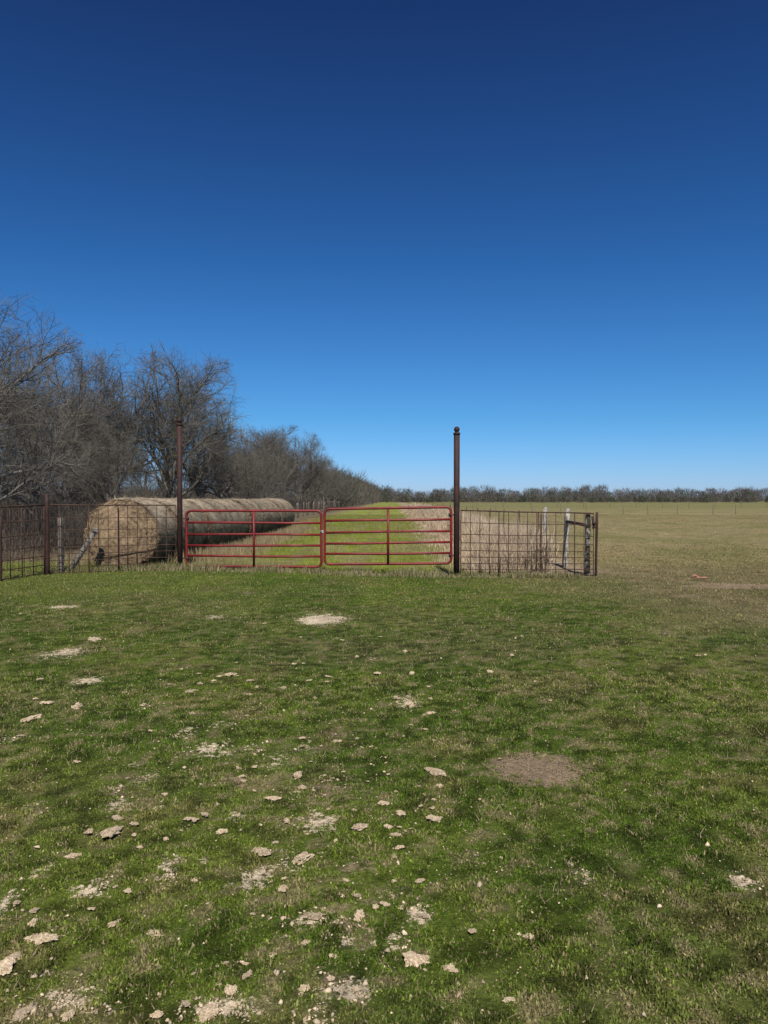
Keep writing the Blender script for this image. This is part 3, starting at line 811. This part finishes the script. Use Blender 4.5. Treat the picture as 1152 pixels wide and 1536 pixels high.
# ---------------------------------------------------------------- thicket + far woods (stuff)
def thicket(name, x, y, Ht, W, base, label, seg=4, arch=0.8, branchy=3):
    n = len(x)
    z = np.zeros(n)
    V = []; Q = []; C = []
    a = rng.uniform(0, 2 * np.pi, n)
    st = np.stack([x, y, z], 1)
    for b in range(branchy):
        a2 = a + rng.normal(0, 1.2, n); st0 = st.copy()
        fr = rng.uniform(0, 0.55, n) if b else np.zeros(n)
        st0[:, 2] += fr * Ht
        out = np.stack([np.cos(a2), np.sin(a2), np.zeros(n)], 1)
        hh = Ht * (1 - fr * 0.8) * rng.uniform(0.6, 1.0, n)
        sa = rng.uniform(0, 2 * np.pi, n); S = np.stack([np.cos(sa), np.sin(sa), 0 * sa], 1) * (W * 0.5)[:, None]
        pts = []
        ar = rng.uniform(0.1, arch, n)
        for k in range(seg + 1):
            t = k / seg
            p = st0 + out * (ar * hh * t * t)[:, None] + rng.normal(0, 1, (n, 3)) * (0.04 * hh * t)[:, None]
            p[:, 2] += hh * (t - 0.35 * ar * t * t)
            ww = S * (1 - 0.8 * t)
            pts.append(p - ww); pts.append(p + ww)
        P = np.stack(pts, 1).reshape(-1, 3)
        off = sum(len(q) for q in V); m = 2 * (seg + 1)
        bi = off + np.arange(n) * m
        for k in range(seg):
            Q.append(np.stack([bi + 2 * k, bi + 2 * k + 1, bi + 2 * k + 3, bi + 2 * k + 2], 1))
        V.append(P)
        cc = np.array(base)[None, :] * rng.uniform(0.5, 1.5, (n, 1))
        C.append(np.repeat(cc, m, 0))
    return obj(name, mesh_from_np(name, np.concatenate(V), [np.concatenate(Q)], np.concatenate(C), M_wood2), kind="stuff", label=label)
n = 20000
y = sample_y(n, 19, 150, lambda q: q ** -0.3)
x = -9.6 - np.abs(rng.normal(0, 1, n)) * (3.5 + 0.05 * y)
cl = fbm(x / 2.5, y / 2.5, 99, 3)
Ht = (0.3 + 3.1 * cl) * rng.uniform(0.5, 1.1, n) * np.clip((-x - 8.6) / 2.5, 0.35, 1) * (1 + 0.4 * sst(100, 60, y) * sst(-12, -20, x))
thicket("undergrowth", x, y, Ht, 0.009 * np.maximum(1, y / 38), (0.135, 0.116, 0.094), "dense brown brush and saplings under the bare trees", arch=1.3, branchy=4)
n = 10000
y = rng.uniform(30, 150, n); x = -17 - rng.random(n) * 24
thicket("undergrowth", x, y, rng.uniform(1.2, 4.2, n), 0.03 * np.maximum(1, y / 50), (0.105, 0.094, 0.078), "deeper dark brush filling the wood", arch=1.2)

def far_wood(n_tree, fx, fy, fh, per, base, label, wtw):
    V = []; Q = []; C = []; off = 0
    for i in range(n_tree):
        X0 = fx(i); Y0 = fy(i); H = fh(X0)
        W = H * rng.uniform(0.35, 0.75)
        m = per
        th = rng.uniform(0, 2 * np.pi, m); u = rng.random(m)
        zc = H * 0.95 * rng.random(m) ** 1.15
        prof = np.sqrt(np.clip(1 - (zc / H) ** 2.2, 0.03, 1))
        rr_ = W * prof * np.sqrt(u)
        P = np.stack([X0 + np.cos(th) * rr_, Y0 + np.sin(th) * rr_, zc], 1)
        D = np.stack([np.cos(th) * 0.5, np.sin(th) * 0.5, 1.0 + 0 * th], 1) + rng.normal(0, 0.4, (m, 3))
        L = H * rng.uniform(0.08, 0.22, (m, 1))
        S = rng.normal(0, 1, (m, 3)); S /= np.linalg.norm(S, axis=1)[:, None]; S *= wtw
        T = P + D * L
        V.append(np.stack([P - S, P + S, T], 1).reshape(-1, 3))
        b = off + np.arange(m) * 3; Q.append(np.stack([b, b + 1, b + 2], 1)); off += m * 3
        bc = np.array(base) * rng.uniform(0.75, 1.3)
        if rng.random() < 0.10: bc = np.array([0.06, 0.08, 0.045])
        C.append(np.repeat(bc[None, :] * rng.uniform(0.6, 1.4, (m, 1)), 3, 0))
    return obj("distant_woodland", mesh_from_np("far", np.concatenate(V), Q, np.concatenate(C), M_wood2), kind="stuff", label=label)
far_wood(420, lambda i: -9.3 + 0.013 * (140 + 460 * i / 420) - 14 * rng.random() ** 1.5, lambda i: 140 + 460 * (i / 420), lambda x0: rng.uniform(4.8, 7.8), 330, (0.128, 0.114, 0.096), "bare wood edge running down the lane", 0.06)
hx = lambda x0: float(2.2 + 5.4 * (fbm(np.array([x0 / 14.0 + 40]), np.array([3.3]), 77, 4)[0]) + rng.uniform(-1.6, 1.9))
far_wood(760, lambda i: -25 + 390 * rng.random(), lambda i: rng.uniform(330, 430), hx, 330, (0.118, 0.110, 0.100), "distant line of bare trees across the pasture", 0.085)
far_wood(300, lambda i: -25 + 390 * rng.random(), lambda i: rng.uniform(320, 335), lambda x0: rng.uniform(1.2, 2.8), 200, (0.105, 0.097, 0.078), "low distant hedge below the tree line", 0.12)

# ---------------------------------------------------------------- light & sky
world = bpy.data.worlds.new("World"); scene.world = world; world.use_nodes = True
nt = world.node_tree; bg = nt.nodes["Background"]
sun_dir = Vector((0.10, -0.9, 0.0)).normalized(); el = math.radians(50)
sd = Vector((sun_dir.x * math.cos(el), sun_dir.y * math.cos(el), math.sin(el)))
sky = nt.nodes.new("ShaderNodeTexSky"); sky.sky_type = 'NISHITA'; sky.sun_disc = False
sky.sun_elevation = el; sky.sun_rotation = math.atan2(sd.x, sd.y) % (2 * math.pi)
sky.air_density = 1.0; sky.dust_density = 0.2; sky.ozone_density = 3.0; sky.altitude = 200
tc = nt.nodes.new("ShaderNodeTexCoord"); sep = nt.nodes.new("ShaderNodeSeparateXYZ")
nt.links.new(tc.outputs["Generated"], sep.inputs[0])
rp = nt.nodes.new("ShaderNodeValToRGB"); nt.links.new(sep.outputs["Z"], rp.inputs["Fac"])
K = 2.2
stops = [(0.0, (.72, 1.02, 1.84)), (0.05, (.54, .97, 1.66)), (0.10, (.39, .91, 1.47)), (0.29, (.235, .67, 1.19)), (0.56, (.168, .335, .71)), (1.0, (.168, .335, .71))]
el_ = rp.color_ramp.elements
el_[0].position = 0; el_[1].position = 1.0
for i, (p, c) in enumerate(stops):
    e = el_[0] if i == 0 else (el_[len(el_) - 1] if i == len(stops) - 1 else el_.new(p))
    e.color = (c[0] / K, c[1] / K, c[2] / K, 1)
mx = nt.nodes.new("ShaderNodeMix"); mx.data_type = 'RGBA'; mx.blend_type = 'MULTIPLY'; mx.inputs[0].default_value = 1.0
nt.links.new(sky.outputs[0], mx.inputs[6]); nt.links.new(rp.outputs[0], mx.inputs[7])
nt.links.new(mx.outputs[2], bg.inputs["Color"]); bg.inputs["Strength"].default_value = 0.068 * K
sun = bpy.data.lights.new("sun", 'SUN'); sun.energy = 5.0; sun.angle = math.radians(0.5); sun.color = (1, 0.94, 0.84)
so = bpy.data.objects.new("sun", sun); COL.objects.link(so); so.rotation_euler = sd.to_track_quat('Z', 'Y').to_euler(); so.location = (0, 0, 30)

cam = bpy.data.cameras.new("camera"); cam.sensor_fit = 'VERTICAL'; cam.sensor_height = 34.6; cam.lens = 26.0; cam.clip_end = 6000; cam.clip_start = 0.05
co = bpy.data.objects.new("camera", cam); COL.objects.link(co)
co.location = (0, 0, 1.6); co.rotation_euler = (math.radians(90 - 0.99), 0, 0)
scene.camera = co
scene.view_settings.view_transform = 'Standard'; scene.view_settings.look = 'None'; scene.view_settings.exposure = 0
